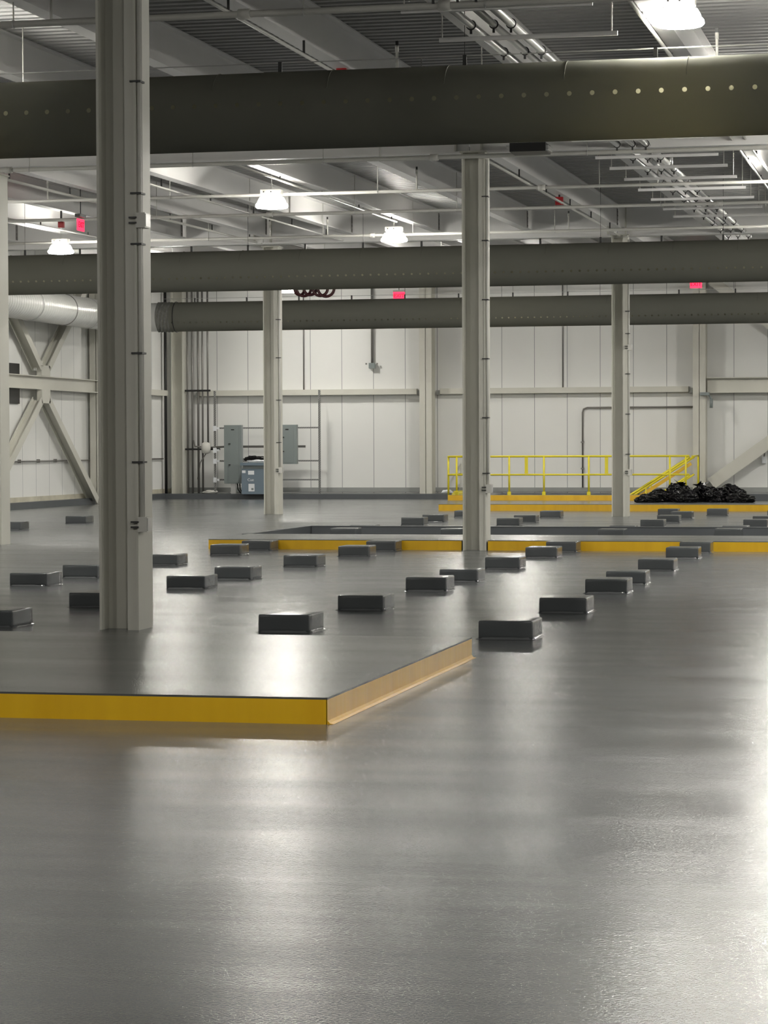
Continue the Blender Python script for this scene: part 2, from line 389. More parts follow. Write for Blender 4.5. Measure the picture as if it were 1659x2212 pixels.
rows = [
 ('nearest row', [(1, 20.62), (2, 20.43), (3, 20.02)]),
 ('second nearest row', [(1, 23.34), (2, 23.33), (3, 23.24)]),
 ('third nearest row', [(0, 26.80), (1, 26.55), (2, 26.50), (3, 26.42)]),
 ('fourth nearest row', [(0, 28.57), (1, 28.45), (2, 28.40), (3, 28.16)]),
 ('fifth nearest row', [(0, 31.80), (1, 31.68), (2, 31.42), (3, 31.30)]),
 ('sixth nearest row', [(0, 34.88), (1, 34.77), (2, 34.66), (3, 34.65)]),
 ('row touching the walkway', [(0, 36.58), (1, 36.58), (2, 36.58), (3, 36.57)]),
 ('row inside the bay', [(0, 42.3), (1, 42.4), (2, 42.45), (3, 42.5)]),
 ('row right behind the bay', [(0, 43.80), (2, 44.0), (3, 44.12)]),
 ('first row beyond the bay', [(0, 48.63), (1, 48.54), (2, 47.92), (3, 47.91)]),
 ('second row beyond the bay', [(0, 50.74), (1, 50.62), (2, 50.90), (3, 50.46)]),
 ('third row beyond the bay', [(0, 54.28), (1, 54.10), (2, 53.64), (3, 55.0)]),
]
XLN = [-10.41, -8.44, -5.67, -3.67]
def block(x, y, label, group):
    t = thing('concrete_block', (x, y, 0), label, 'block', group)
    for nm, me in (('block_body', BM_), ('cove', CV_)):
        o = bpy.data.objects.new(nm, me); COL.objects.link(o); o.parent = t
    t.scale = (1, 1, random.uniform(.95, 1.05)); t.rotation_euler.z = R(random.uniform(-.5, .5))
    return t
for rn, items in rows:
    for ln, y in items:
        x = XLN[ln] + (.10 if y > 46 and ln == 2 else 0) - (.08 if y > 46 and ln in (0, 1) else 0) + (.09 if y > 46 and ln == 3 else 0)
        block(x, y, 'dark grey block, %s, %s' % (rn, LN[ln]), 'coated concrete blocks on the floor')
block(-17.83, 49.14, 'bluish grey block far left, seen just left of the nearest column', 'coated concrete blocks on the floor')
block(-17.75, 45.1, 'grey block at the far left edge beside the leftmost column', 'coated concrete blocks on the floor')
block(-6.10, 55.9, 'grey block just right of the far right column, partly behind others', 'coated concrete blocks on the floor')
block(-5.0, 56.0, 'grey block standing alone in front of the yellow kerb, below the bags', 'coated concrete blocks on the floor')

# ---------------------------------------------------------------- columns
def column(x, y, label, boxes, clamps, w=.36, d=.40):
    # x, y = middle of the front; flanges face left and right
    zt = ztop(y) - .66; t = thing('steel_column', (x, y + d / 2, 0), label, 'column', None)
    x0, x1, tf = x - w / 2, x + w / 2, .022
    MB().box(x0, y, 0, x0 + tf, y + d, zt).box(x1 - tf, y, 0, x1, y + d, zt).box(x0 + tf, y + d/2 - .008, 0, x1 - tf, y + d/2 + .008, zt).build('shaft', STEEL, t)
    MB().box(x1 - .105, y + .012, 0, x1 - tf, y + .03, zt).build('edge_plate', STEEL, t)
    MB().box(x0 - .03, y - .02, zt, x1 + .03, y + d + .02, zt + .025).build('cap_plate', STEEL, t)
    for q, cr in ((.035, .019), (.085, .013)): MB().tube([(x1 + .022, y + q, boxes[0]), (x1 + .022, y + q, zt - .1)], cr).build('conduit', PIPE, t)
    for z in clamps: MB().box(x1 - .05, y - .012, z - .008, x1 + .05, y + .11, z + .008).build('conduit_clamp', CLAMP, t)
    for z in boxes:
        bx = MB().box(x1 + .001, y - .02, z - .07, x1 + .085, y + .13, z + .06).build('junction_box', PIPE, t)
        MB().box(x1 + .085, y - .01, z - .06, x1 + .092, y + .12, z + .05).build('cover', GALV, bx)
        for q in (-.035, .01): MB().box(x1 - .06, y - .03, z + q, x1 + .01, y - .001, z + q + .015).build('bracket', CLAMP, bx)
    return t
column(-6.955, 20.52, 'nearest and largest cream steel column, standing behind the platform', (.93, 3.58), (1.47, 2.42, 3.37, 3.81, 4.78))
column(-6.855, 37.10-.01, 'cream steel column standing against the yellow walkway front', (.95,), (1.18, 2.03, 2.93, 3.83, 4.73, 5.4))
column(-6.865, 55.10, 'cream steel column left of the black bags', (1.0, 3.8), (1.4, 2.3, 3.2, 4.1, 4.6))
column(-15.29, 56.32, 'cream steel column in front of the electrical cabinets', (1.05,), (1.7, 2.7, 3.7, 4.6))
column(-15.16, 38.22, 'cream steel column cut by the left edge of the picture', (), ()) if False else None
t = thing('steel_column', (-15.16, 38.4, 0), 'cream steel column cut by the left edge of the picture', 'column')
x0, x1, y, d, zt = -15.34, -14.98, 38.22, .40, ztop(38) - .66
MB().box(x0, y, 0, x0 + .022, y + d, zt).box(x1 - .022, y, 0, x1, y + d, zt).box(x0 + .022, y + d/2 - .008, 0, x1 - .022, y + d/2 + .008, zt).build('shaft', STEEL, t)
MB().box(x0 - .03, y - .02, zt, x1 + .03, y + d + .02, zt + .025).build('cap_plate', STEEL, t)

# ---------------------------------------------------------------- roof steel
def isec(w, h, tw=.012, tf=.02):
    return [(-w/2, -h/2), (w/2, -h/2), (w/2, -h/2+tf), (tw/2, -h/2+tf), (tw/2, h/2-tf), (w/2, h/2-tf), (w/2, h/2), (-w/2, h/2), (-w/2, h/2-tf), (-tw/2, h/2-tf), (-tw/2, -h/2+tf), (-w/2, -h/2+tf)]
GY = [3.3, 20.72, 37.29, 55.4, 73.9]
BAYN = ['the near bay', 'the bay over the first fabric duct', 'the bay over the second fabric duct', 'the farthest bay']
BD = .50
for bi in range(4):
    y0, y1 = GY[bi] + .16, GY[bi + 1] - .16
    for k in range(-8, 5):
        x = -6.93 + 2.0375 * k
        # keep the beams the picture can see
        def vis(x, y, z):
            v = Vector((x, y, z - EYE)); c = v.dot(fwd)
            return c > 1 and abs(5322 * v.dot(r2) / c) < 900 and -1300 < 5322 * v.dot(d2) / c < 1200
        if not any(vis(x, y0 + (y1 - y0) * q / 12, 6.5) for q in range(13)) or x > XR: continue
        if abs(x - XL) < .3: continue
        t = thing('roof_beam', (x, y0, ztop(y0)), 'white steel roof beam in %s, %s' % (BAYN[bi],
              'on the line of the near columns' if k == 0 else '%s to the %s of the near column line' % (ORD[abs(k) - 1], 'right' if k > 0 else 'left')), 'roof beam', 'parallel roof beams')
        MB().prism(isec(.20, BD), (x, y0, ztop(y0) - BD/2), (x, y1, ztop(y1) - BD/2)).build('beam_body', BEAM, t)
        pb = MB()
        for i in range(4): pb.box(x + .006, y1 - .10, ztop(y1) - .14 - i*.09, x + .03, y1 - .07, ztop(y1) - .11 - i*.09)
        pb.box(x + .006, y1 - .12, ztop(y1) - .45, x + .016, y1 - .002, ztop(y1) - .06)
        pb.build('bolted_angle', DARKPIPE, t)
NX = [XL, -15.2, XC, 1.3, 9.5, XR]
for gi, gy in enumerate(GY[1:4]):
    for j in range(4):
        a, b_ = NX[j], NX[j + 1]
        t = thing('roof_girder', ((a + b_) / 2, gy, ztop(gy)), 'deep white girder across %s, %s' % (
            ['the nearest column', 'the column at the yellow walkway', 'the far pair of columns'][gi],
            ['at the left wall', 'second span from the left wall', 'third span from the left wall', 'fourth span from the left wall'][j]), 'girder', 'roof girders')
        MB().prism(isec(.28, .66, .016, .03), (a + .01, gy, ztop(gy) - .33), (b_ - .01, gy, ztop(gy) - .33)).build('girder_body', BEAM, t)
        for xx in (b_ - .2, a + .2): MB().box(xx - .012, gy - .12, ztop(gy) - .62, xx + .012, gy + .12, ztop(gy) - .03).build('stiffener', STEEL, t)

# ---------------------------------------------------------------- lamps
def lamp_proto():
    # origin = centre of the lens underside
    t = thing('high_bay_lamp', (0, 0, 0), None, 'lamp', 'high bay lamps under the roof')
    MB().lathe([(.20, 0), (.262, .008), (.282, .03), (.278, .065), (.258, .088)], (0, 0, 0), 32).build('lens', LENS, t)
    MB().lathe([(.259, .088), (.257, .098)], (0, 0, 0), 32).build('band', BLACKM, t)
    MB().lathe([(.250, .099), (.235, .14), (.205, .19), (.17, .20)], (0, 0, 0), 32).build('upper_lens', LENS2, t)
    hs = MB()
    for k in range(18):
        a = 2 * math.pi * k / 18
        hs.obox((.05*math.cos(a), .05*math.sin(a), .215), (.165*math.cos(a), .165*math.sin(a), .215), .008, .04)
    hs.build('heat_sink', PIPE, t)
    h = MB().box(-.18, -.09, .23, .18, .09, .32).build('driver_box', PIPE, t)
    for q in (-.13, 0): MB().box(q, -.092, .27, q + .02, -.0905, .29).build('slot', BLACKM, h)
    MB().tube([(0, 0, .32), (0, 0, .44)], .012, 8).build('stem', GALV, t)
    return t
L0 = lamp_proto()
LX = {-18.6: 'in the left lamp row', -11.15: 'in the middle lamp row', -2.85: 'in the right lamp row', 5.3: 'beyond the right edge of the picture', 13.5: 'in the row nearest the right wall'}
named = {(-2.85, 25.9): 'big glaring white high bay lamp at the top right above the first duct',
         (-11.15, 41.2): 'glowing high bay lamp between the first duct and the second, nearer of two',
         (-11.15, 51.1): 'glowing high bay lamp just above the middle of the second duct',
         (-18.6, 51.1): 'glowing high bay lamp at the far left below the red sign',
         (-11.15, 68.1): 'high bay lamp seen below the second duct, right of the middle column',
         (-18.6, 70.6): 'high bay lamp seen beside the red hoses below the second duct'}
LYS = [-8, 1, 9.5, 17.5, 25.9, 33.5, 41.2, 51.1, 59.2, 68.1]
first = True; lamps = []
for lx, ln in LX.items():
    for i, ly in enumerate(LYS):
        if ly < 8 or (lx < 3 and 12 < ly < 20): continue  # the nearest row kept is out of view, added as front fill
        if ly == 33.5 and lx == -11.15: continue
        if lx == -18.6 and ly > 60: ly = 70.6
        lb = named.get((lx, ly), 'unseen high bay lamp %s, %s row' % (ln, ORD[i]))
        x = lx if lx != -2.85 else {25.9: -2.59, 33.5: -1.55}.get(ly, -2.25)  # unseen right-row lamp past the first duct, added to brighten the floor reflection
        t = L0 if first else copy_tree(L0); first = False
        yy = 25.85 if (lx, ly) == (-2.85, 25.9) else ly
        t.location = (x, yy, {(-2.85, 25.9): 5.96, (-11.15, 41.2): 5.71, (-11.15, 51.1): 5.92, (-18.6, 51.1): 5.83}.get((lx, ly), ztop(ly) - BD - .50)); t['label'] = lb
        if yy == 25.85: t.scale = (.92, .92, .92)
        lamps.append(t)
for t in lamps:                                  # rod up to the beam, or to the deck where no beam passes
    x, yy = t.location.x, t.location.y
    near = min(abs(x - (-6.93 + 2.0375 * k)) for k in range(-9, 13))
    zt_ = ztop(yy) - BD - .002 if near < .1 else ztop(yy) - .012
    c_ = MB().tube([(x, yy, t.location.z + .40), (x, yy, zt_)], .008, 6).build('suspension_rod', GALV, t)
    c_.scale = [1 / q for q in t.scale]

# ---------------------------------------------------------------- fabric ducts
def fabric_duct(y, z, x0, x1, material, label, gather=False, hooks=2.0):
    t = thing('fabric_duct', (x0, y, z), label, 'air duct', 'round fabric ducts')
    rr = .41; n = 48; mb = MB(); xs = []; x = x0
    while x < x1: xs.append(x); x += .5
    xs.append(x1)
    rings = [[(xx, y + rr * (1 + .006*noise.noise(Vector((xx*.8, k*.5, y)))) * math.cos(2*math.pi*k/n), z + rr * (1 + .006*noise.noise(Vector((xx*.8, k*.5, y)))) * math.sin(2*math.pi*k/n)) for k in range(n)] for xx in xs]
    vs = [v for r_ in rings for v in r_]
    mb.add(vs, [(i*n+k, i*n+(k+1)%n, (i+1)*n+(k+1)%n, (i+1)*n+k) for i in range(len(xs)-1) for k in range(n)], True)
    mb.build('fabric_tube', material, t)
    cb = MB().tube([(x0 + .1, y, z + rr + .10), (x1, y, z + rr + .10)], .006, 6); cb.build('suspension_cable', GALV, t)
    x = x0 + 1.0; j = 0
    while x < min(x1, 6):
        MB().box(x - .02, y - .012, z + rr - .01, x + .02, y + .012, z + rr + .11).build('hook', CLAMP, t)
        if j % 2 == 0: MB().tube([(x, y, z + rr + .1), (x, y, ztop(y))], .004, 5).build('hanger_wire', CLAMP, t)
        x += hooks; j += 1
    x = x0 + .6
    while x < min(x1, 3):
        pts = [(x, y + (rr + .002) * math.cos(a), z + (rr + .002) * math.sin(a)) for a in [R(25) + R(130)*k/20 for k in range(21)]]
        MB().tube(pts, .005, 5, False).build('seam', material, t); x += 1.25 if not gather else 4.0
    if gather:
        g = MB(); gx = [x0 - .05 + .03 * i for i in range(14)]
        rg = [[(xx, y + (.415 + .012*math.sin(i*1.9+k*.7)) * math.cos(2*math.pi*k/40), z + (.415 + .012*math.sin(i*1.9+k*.7)) * math.sin(2*math.pi*k/40)) for k in range(40)] for i, xx in enumerate(gx)]
        g.add([v for r_ in rg for v in r_], [(i*40+k, i*40+(k+1)%40, (i+1)*40+(k+1)%40, (i+1)*40+k) for i in range(13) for k in range(40)], True)
        g.build('gathered_cuff', MATS['duct_cuff'], t)
        MB().tube([(x0 + .46, y + .425*math.cos(a), z + .425*math.sin(a)) for a in [2*math.pi*k/32 for k in range(33)]], .012, 6, False).build('draw_strap', BLACKM, t)
    return t
mat('duct_cuff', (0.20, 0.20, 0.185), 0.9, bump=(8, .9, .05))
DM1 = duct_material('duct_fabric_near', .235, -3.0, .05, .024)
DM2 = duct_material('duct_fabric_middle', .168, 23.0, .0, .022)
DM3 = duct_material('duct_fabric_far', .176, 26.0, .0, .022)
fabric_duct(25.5, 5.175, -21.8, XR - .3, DM1, 'nearest dark fabric duct across the top, with bright holes at the right')
fabric_duct(48.4, 5.18, -21.8, XR - .3, DM2, 'second dark fabric duct with small holes across the middle', hooks=1.2)
fabric_duct(66.2, 5.24, -21.15, XR - .3, DM3, 'farthest and lowest looking fabric duct with a gathered left end', True, hooks=1.5)

# white spiral duct along the left wall with an elbow into the far fabric duct
t = thing('spiral_duct', (-22.35, 45, 5.22), 'white ribbed metal duct along the left wall', 'air duct')
DX, DZ = -22.3, 5.22
pts = [(DX, 40 + i * .5, DZ) for i in range(50)] + [(DX + .9*(1-math.cos(a)), 64.6 + 1.6*math.sin(a), DZ + .02) for a in [R(q) for q in range(0, 91, 10)]]
pts = [p for p in pts if p[1] <= 66.3] + [(-21.15, 66.2, 5.24)]
MB().tube(pts, .40, 40, False).build('duct_tube', SPIRAL, t)
rb = MB(); yy = 50.0
while yy < 64:
    rb.tube([(DX + .403*math.cos(a), yy + .02*math.cos(a), DZ + .403*math.sin(a)) for a in [2*math.pi*k/32 for k in range(33)]], .005, 4, False); yy += .16
rb.build('spiral_rib', SPIRAL, t)
for yy in (58.9, 61.4, 63.2): MB().tube([(DX + .41*math.cos(a), yy, DZ + .41*math.sin(a)) for a in [2*math.pi*k/32 for k in range(33)]], .014, 6, False).build('joint_band', GALV if yy != 61.4 else DARKPIPE, t)
for yy in (59.4, 62.4): MB().tube([(DX, yy, DZ + .41), (DX, yy, ztop(yy))], .006, 6).build('hanger_rod', GALV, t)

# ---------------------------------------------------------------- sprinkler pipes
def pipe_x(yp, zp, x0, x1, r, label, drops, risers=(), cat='pipe', group='sprinkler pipes across the hall', fittings=()):
    t = thing('sprinkler_pipe', ((x0 + x1) / 2, yp, zp), label, cat, group)
    MB().tube([(x0, yp, zp), (x1, yp, zp)], r, 12).build('pipe_run', PIPE, t)
    for x in drops:
        MB().tube([(x, yp, zp + r), (x, yp, ztop(yp) - .02)], .008, 6).build('hanger_rod', PIPE, t)
        MB().tube([(x, yp + (r+.004)*math.cos(a), zp + (r+.004)*math.sin(a)) for a in [2*math.pi*k/12 for k in range(13)]], .006, 4, False).build('hanger_ring', GALV, t)
    for x in risers:
        MB().tube([(x, yp, zp), (x, yp, zp + .36)], .016, 8).tube([(x, yp, zp + .30), (x, yp, zp + .37)], .022, 8).build('riser', PIPE, t)
        MB().box(x - .015, yp - .015, zp + .37, x + .015, yp + .015, zp + .42).build('sprinkler_head', CLAMP, t)
    for x in fittings: MB().tube([(x - .06, yp, zp), (x + .06, yp, zp)], r + .018, 12).build('coupling', PIPE, t)
    return t
pipe_x(23.4, 5.84, XL + .1, XR - .1, .034, 'white pipe crossing above the first fabric duct at the top', (-9.0, -6.0, -4.2), (-8.6,), fittings=(-6.6, -4.6))
pipe_x(27.6, 5.80, XL + .1, XR - .1, .03, 'white pipe hidden behind the top of the first fabric duct', (-10.5, -5.0), (-9.0, -5.98, -2.35))
pipe_x(31.5, 5.86, XL + .1, XR - .1, .03, 'white pipe directly behind the first fabric duct', (-6.5,), (-11.0,))
pipe_x(37.5-.45, 6.01, XL + .1, XR - .1, .034, 'white pipe crossing just below the first fabric duct', (-14.0, -11.3, -9.2, -5.1, -4.4), (-8.3,), fittings=(-14.35, -7.45))
pipe_x(42.2, 6.05, XL + .1, XR - .1, .030, 'white pipe level with the nearer middle lamp', (-13.3, -9.5, -5.6), (-15.6, -8.8, -4.6), fittings=(-6.6,))
pipe_x(46.4, 6.11, XL + .1, XR - .1, .032, 'white pipe above the farther middle lamp', (-14.9, -13.0, -10.9, -8.9, -5.0), (-12.2,), fittings=(-12.6, -3.9))
pipe_x(52.3, 6.18, XL + .1, XR - .1, .032, 'white pipe just above the second fabric duct', (-15.6, -13.0, -11.0, -7.9), (-14.2, -12.9, -7.6), fittings=(-11.9,))
pipe_x(60.5, 6.20, XL + .1, XR - .1, .032, 'white pipe seen between the second and third ducts', (-15, -12, -9), ())
pipe_x(69.5, 6.25, XL + .4, XR - .1, .032, 'white pipe nearest the far wall under the roof', (-16, -13, -10, -7), ())

# conduits slung under the beams, running down the hall
def conduit_y(x, y0, y1, dz, r, label, hang=3.0, m_=None):
    t = thing('ceiling_conduit', (x, y0, ztop(y0) - dz), label, 'conduit', 'conduits slung below the roof beams')
    MB().tube([(x, y0, ztop(y0) - dz), (x, y1, ztop(y1) - dz)], r, 10).build('conduit_run', m_ or PIPE, t)
    y = y0 + .6
    while y < y1:
        MB().box(x - .012, y - .012, ztop(y) - dz, x + .012, y + .012, ztop(y) - BD + .002 if dz < .9 else ztop(y)).build('conduit_clamp', CLAMP if m_ is None else GALV, t); y += hang
    return t
conduit_y(-6.82, 14, 30.5, .66, .020, 'bright conduit under the beam above the nearest column, ending at a red box')
conduit_y(-6.86, 37.8, 55.1, .66, .024, 'long white conduit running from the walkway column to the far right column')
conduit_y(-11.05, 37.8, 50.9, .575, .018, 'bright conduit above the two middle lamps')
conduit_y(-13.2, 37.8, 55.0, .64, .018, 'white conduit left of the middle lamps')
conduit_y(-15.25, 38.8, 55.0, .64, .026, 'white conduit behind the column at the left edge')
conduit_y(-18.5, 43, 54.5, .575, .02, 'bright conduit beside the far left lamp')
conduit_y(-2.95, 16, 55, .56, .022, 'conduit along the beam above the glaring lamp at the right')
conduit_y(-2.75, 30, 47, .56, .016, 'thin second conduit along the beam at the right edge')

# three big conduits on trapeze hangers
for i, (xa, xb, r, yk) in enumerate(((-4.70, -4.56, .042, 0), (-4.46, -4.34, .038, 0), (-4.28, -4.11, .044, 0))):
    t = thing('heavy_conduit', (xa, 16, 5.85), 'thick white conduit of the trio at the upper right, %s one' % ['left', 'middle', 'right'][i], 'conduit', 'trio of thick conduits on trapeze hangers')
    def cz(y): return 6.115 + SL * (y - 37) + .0
    def cx(y): return xa + (xb - xa) * (y - 24) / 32
    bx = {0: 35.3, 1: 38.9, 2: 40.0}[i]
    MB().tube([(cx(16), 16, cz(16)), (cx(bx), bx, cz(bx))], r, 12).tube([(cx(bx + .5), bx + .5, cz(bx + .5)), (cx(57), 57, cz(57))], r, 12).build('conduit_run', GALV, t)
    if i == 0: MB().box(cx(bx) - .12, bx - .05, cz(bx) - .07, cx(bx) + .14, bx + .55, cz(bx) + .07).build('junction_box', GALV, t)
    elif i == 1: MB().tube([(cx(bx), bx, cz(bx)), (cx(bx) + .03, bx + .15, cz(bx) + .05), (cx(bx + .5), bx + .5, cz(bx + .5))], r * .8, 10).build('coupling', GALV, t)
    else: MB().tube([(cx(bx), bx + .5, cz(bx)), (cx(bx), bx + .5, cz(bx) + .22)], r * .7, 10).tube([(cx(bx), bx, cz(bx)), (cx(bx), bx + .04, cz(bx) + .1)], r * 1.1, 10).build('elbow', GALV, t)
    y = 21.4
    while y < 57:
        cl = MB().tube([(cx(y) + (r + .006)*math.cos(a), y, cz(y) + (r + .006)*math.sin(a)) for a in [2*math.pi*k/14 for k in range(15)]], .007, 5, False)
        cl.box(cx(y) - .012, y - .01, cz(y) - r - .05, cx(y) + .012, y + .01, cz(y) - r + .0)
        cl.build('pipe_clamp', CLAMP, t); y += 1.95
for j, y in enumerate((23.5, 25.4, 35.1, 37.6, 39.3, 41.2, 43.2, 45.2, 47.3, 49.2)):
    z = 5.99 + SL * (y - 37); t = thing('trapeze_hanger', (-4.1, y, z), 'white strut bar hung on two rods below the thick conduits, %s from the camera' % ORD[j], 'hanger', 'trapeze hangers under the conduits')
    MB().box(-5.05, y - .02, z - .025, -3.18, y + .02, z + .02).build('strut_bar', BEAM, t)
    for x in (-5.02, -3.24): MB().tube([(x, y, z), (x, y, ztop(y))], .008, 6).build('hanger_rod', PIPE, t)
    MB().box(-4.9, y - .012, z + .02, -3.95, y + .012, 6.07 + SL*(y-37)).build('riser_strip', BEAM, t) if False else None

# ---------------------------------------------------------------- small things at roof height
def text(body, size, loc, rot, m_, parent, name='letters', ext=.002):
    c = bpy.data.curves.new(name, 'FONT'); c.body = body; c.size = size; c.extrude = ext; c.align_x = 'CENTER'; c.align_y = 'CENTER'
    tmp = bpy.data.objects.new('tmp', c); COL.objects.link(tmp)
    me = bpy.data.meshes.new_from_object(tmp.evaluated_get(bpy.context.evaluated_depsgraph_get()))
    bpy.data.objects.remove(tmp); bpy.data.curves.remove(c)
    me.materials.clear(); me.materials.append(m_); o = bpy.data.objects.new(name, me); COL.objects.link(o); o.parent = parent
    o.location = Vector(loc) - parent_loc(parent); o.rotation_euler = rot; return o
def exit_sign(x, y, z, label, facing='y', w=.33, h=.20):
    t = thing('exit_sign', (x, y, z), label, 'sign', 'red exit signs')
    if facing == 'y':
        MB().box(x - w/2, y - .012, z - h/2, x + w/2, y + .012, z + h/2).build('sign_panel', REDGLOW, t)
        MB().box(x - w/2, y - .03, z + h/2, x + w/2, y + .03, z + h/2 + .05).build('sign_housing', PIPE, t)
        text('EXIT', .15, (x, y - .0135, z), (R(90), 0, 0), REDDIM, t)
    else:
        MB().box(x - .012, y - w/2, z - h/2, x + .012, y + w/2, z + h/2).build('sign_panel', REDGLOW, t)
        MB().box(x - .05, y - w/2, z + h/2 + .03, x + .05, y + w/2, z + h/2 + .09).build('sign_housing', BLACKM, t)
        text('EXIT', .15, (x + .0135, y, z), (R(90), 0, R(90)), REDDIM, t)
    MB().tube([(x, y, z + h/2 + .05), (x, y, ztop(y))], .01, 6).build('stem', CLAMP, t)
exit_sign(-15.62, 44.0, 5.77, 'small glowing red sign panel hanging at the left beside the nearest column', 'x', .36, .22)
exit_sign(-14.92, 69.0, 5.90, 'glowing red EXIT sign seen between the second and third ducts', 'y', .34, .22)
exit_sign(-6.46, 69.0, 6.07, 'glowing red sign at the right, mostly hidden by the second duct')
def alarm(x, y, z, label, s=.12):
    t = thing('alarm_box', (x, y, z), label, 'alarm', 'red fire alarm boxes')
    MB().box(x - s/2, y - .04, z - s/2, x + s/2, y + .04, z + s/2).build('box_body', REDM, t, .008)
    MB().box(x - .015, y - .02, z + s/2, x + .015, y + .02, ztop(y) - BD).build('bracket', CLAMP, t)
alarm(-6.93, 28.85, 6.09, 'red alarm box partly behind the top edge of the nearest duct')
alarm(-6.92, 46.4, 6.23, 'red alarm box on the long conduit right of the walkway column', .15)
alarm(-17.13, 47.1, 6.08, 'dark red alarm box above the far left lamp')
t = thing('ceiling_unit', (-5.9, 36.6, 6.0), 'flat black unit hanging below the nearest duct beside the walkway column', 'unit heater')
MB().box(-6.16, 36.3, 5.97, -5.62, 36.8, 6.10).build('unit_body', BLACKM, t)
MB().box(-6.22, 36.35, 6.04, -6.16, 36.45, 6.075).build('bracket', GALV, t); MB().box(-5.62, 36.35, 5.99, -5.585, 36.75, 6.06).build('bracket', GALV, t)
MB().tube([(-5.9, 36.55, 6.06), (-5.9, 36.55, 6.2)], .015, 8).build('stem', GALV, t)
t = thing('hose_reel', (-16.65, 66.0, 5.85), 'dark red hoses coiled and hanging below the roof beside a lamp', 'hose')
for i, (cx_, rr, tw) in enumerate(((-16.72, .17, .9), (-16.6, .20, .5), (-16.42, .17, .2), (-16.14, .20, .35), (-15.98, .22, .1))):
    MB().tube([(cx_ + rr*math.cos(a)*math.cos(tw), 64.6 + rr*math.cos(a)*math.sin(tw), 5.86 + rr*math.sin(a)) for a in [2*math.pi*k/24 for k in range(25)]], .038, 8, False).build('hose_loop', HOSE, t)
MB().tube([(-16.9, 64.6, 6.05), (-15.75, 64.6, 6.05)], .02, 8).tube([(-16.3, 64.6, 6.05), (-16.3, 64.6, ztop(64.6) - .03)], .015, 6).build('hose_hook', CLAMP, t)

# ---------------------------------------------------------------- far wall steel and services
def K(x, z, Y):  # point read at a depth of 73 m carried to depth Y along the same height ratio
    k = Y / 73.0; return (x * k, Y, EYE + (z - EYE) * k)
def wall_col(x0, x1, y0, label, zt=7.0):
    t = thing('wall_column', ((x0 + x1)/2, y0, .15), label, 'column', 'steel columns on the walls')
    MB().box(x0, y0, .155, x1, y0 + .02, zt).box(x0, YF - .12, .155, x1, YF - .1, zt).box((x0+x1)/2 - .008, y0, .155, (x0+x1)/2 + .008, YF - .1, zt).build('shaft', STEEL, t)
wall_col(-15.28, -14.90, 73.55, 'cream column on the far wall between the cabinets and the railing')
wall_col(-6.98, -6.60, 73.55, 'cream column on the far wall behind the black bags')
def girt(x0, x1, z0, z1, label):
    t = thing('wall_girt', (x0, YF - .15, z0), label, 'girt', 'horizontal rails on the walls')
    MB().box(x0, YF - .27, z0, x1, YF - .01, z1).build('girt_body', STEEL, t)
    for q in (x0 - .12, x1): MB().box(q, YF - .2, z0 - .03, q + .12, YF - .05, z1 - .05).build('end_clip', FLASH, t)
girt(-22.4, -15.45, 3.19, 3.36, 'cream rail on the far wall above the cabinets')
girt(-14.72, -7.15, 3.19, 3.36, 'cream rail on the far wall above the yellow railing')
t = thing('brace_beam', (-6.5, 73.7, 3.2), 'cream beam on the far wall above the bags at the right', 'beam')
MB().prism(isec(.25, .46, .012, .03), (-6.58, 73.9, 3.38), (1.2, 73.9, 3.38)).build('beam_body', STEEL, t)
def brace(p0, p1, label, w=.34, name='wall_brace', h=.2, up=(0, 1, 0)):
    t = thing(name, p0, label, 'brace', 'diagonal wall braces')
    MB().prism(isec(w, h, .014, .02), p0, p1, up).build('brace_body', STEEL, t)
    return t
brace((-6.45, 73.8, .45), (-2.7, 73.8, 3.15), 'wide diagonal brace rising to the right behind the bags', .36)
brace((-6.45, 73.8, 6.5), (-2.7, 73.8, 3.62), 'diagonal brace falling to the right under the farthest duct', .30)
# left wall
def lcol(y0, y1, label):
    t = thing('wall_column', (XL + .25, (y0 + y1)/2, 0), label, 'column', 'steel columns on the walls')
    a, b_ = XL + .08, XL + .46
    MB().box(a, y0, 0, b_, y0 + .02, 7.0).box(a, y1 - .02, 0, b_, y1, 7.0).box((a+b_)/2 - .008, y0, 0, (a+b_)/2 + .008, y1, 7.0).build('shaft', STEEL, t)
lcol(66.35, 66.78, 'cream column on the left wall at the foot of the brace')
lcol(57.3, 57.7, 'cream column on the left wall behind the column at the left edge')
t = thing('wall_column', (-22.75, 73.5, .15), 'cream column in the far left corner beside the vertical pipes', 'column', 'steel columns on the walls')
MB().box(-23.12, 73.35, .155, -23.10, 73.75, 7.0).box(-22.76, 73.35, .155, -22.74, 73.75, 7.0).box(-23.10, 73.54, .155, -22.76, 73.56, 7.0).build('shaft', STEEL, t)
X_ = XL + .25
t = thing('brace_beam', (X_, 62, 3.3), 'cream horizontal beam on the left wall through the brace crossing', 'beam')
MB().prism(isec(.22, .36, .012, .025), (X_, 57.7, 3.32), (X_, 66.34, 3.32)).build('beam_body', STEEL, t)
for q in (2.78, 3.50): MB().box(X_ - .01, 61.72, q, X_ + .13, 62.36, q + (.36 if q < 3 else .28)).build('gusset_plate', STEEL, t)
def lbrace(y0, z0, y1, z1, label): brace((X_, y0, z0), (X_, y1, z1), label, .22, up=(1, 0, 0), h=.26)
lbrace(62.3, 2.85, 66.15, .10, 'brace on the left wall falling from the crossing to the floor at right')
lbrace(62.3, 3.72, 66.1, 6.6, 'brace on the left wall rising from the crossing to the upper right')
lbrace(61.75, 2.85, 57.9, .10, 'brace on the left wall falling from the crossing to the lower left')
lbrace(61.75, 3.72, 57.9, 6.6, 'brace on the left wall rising from the crossing to the upper left')
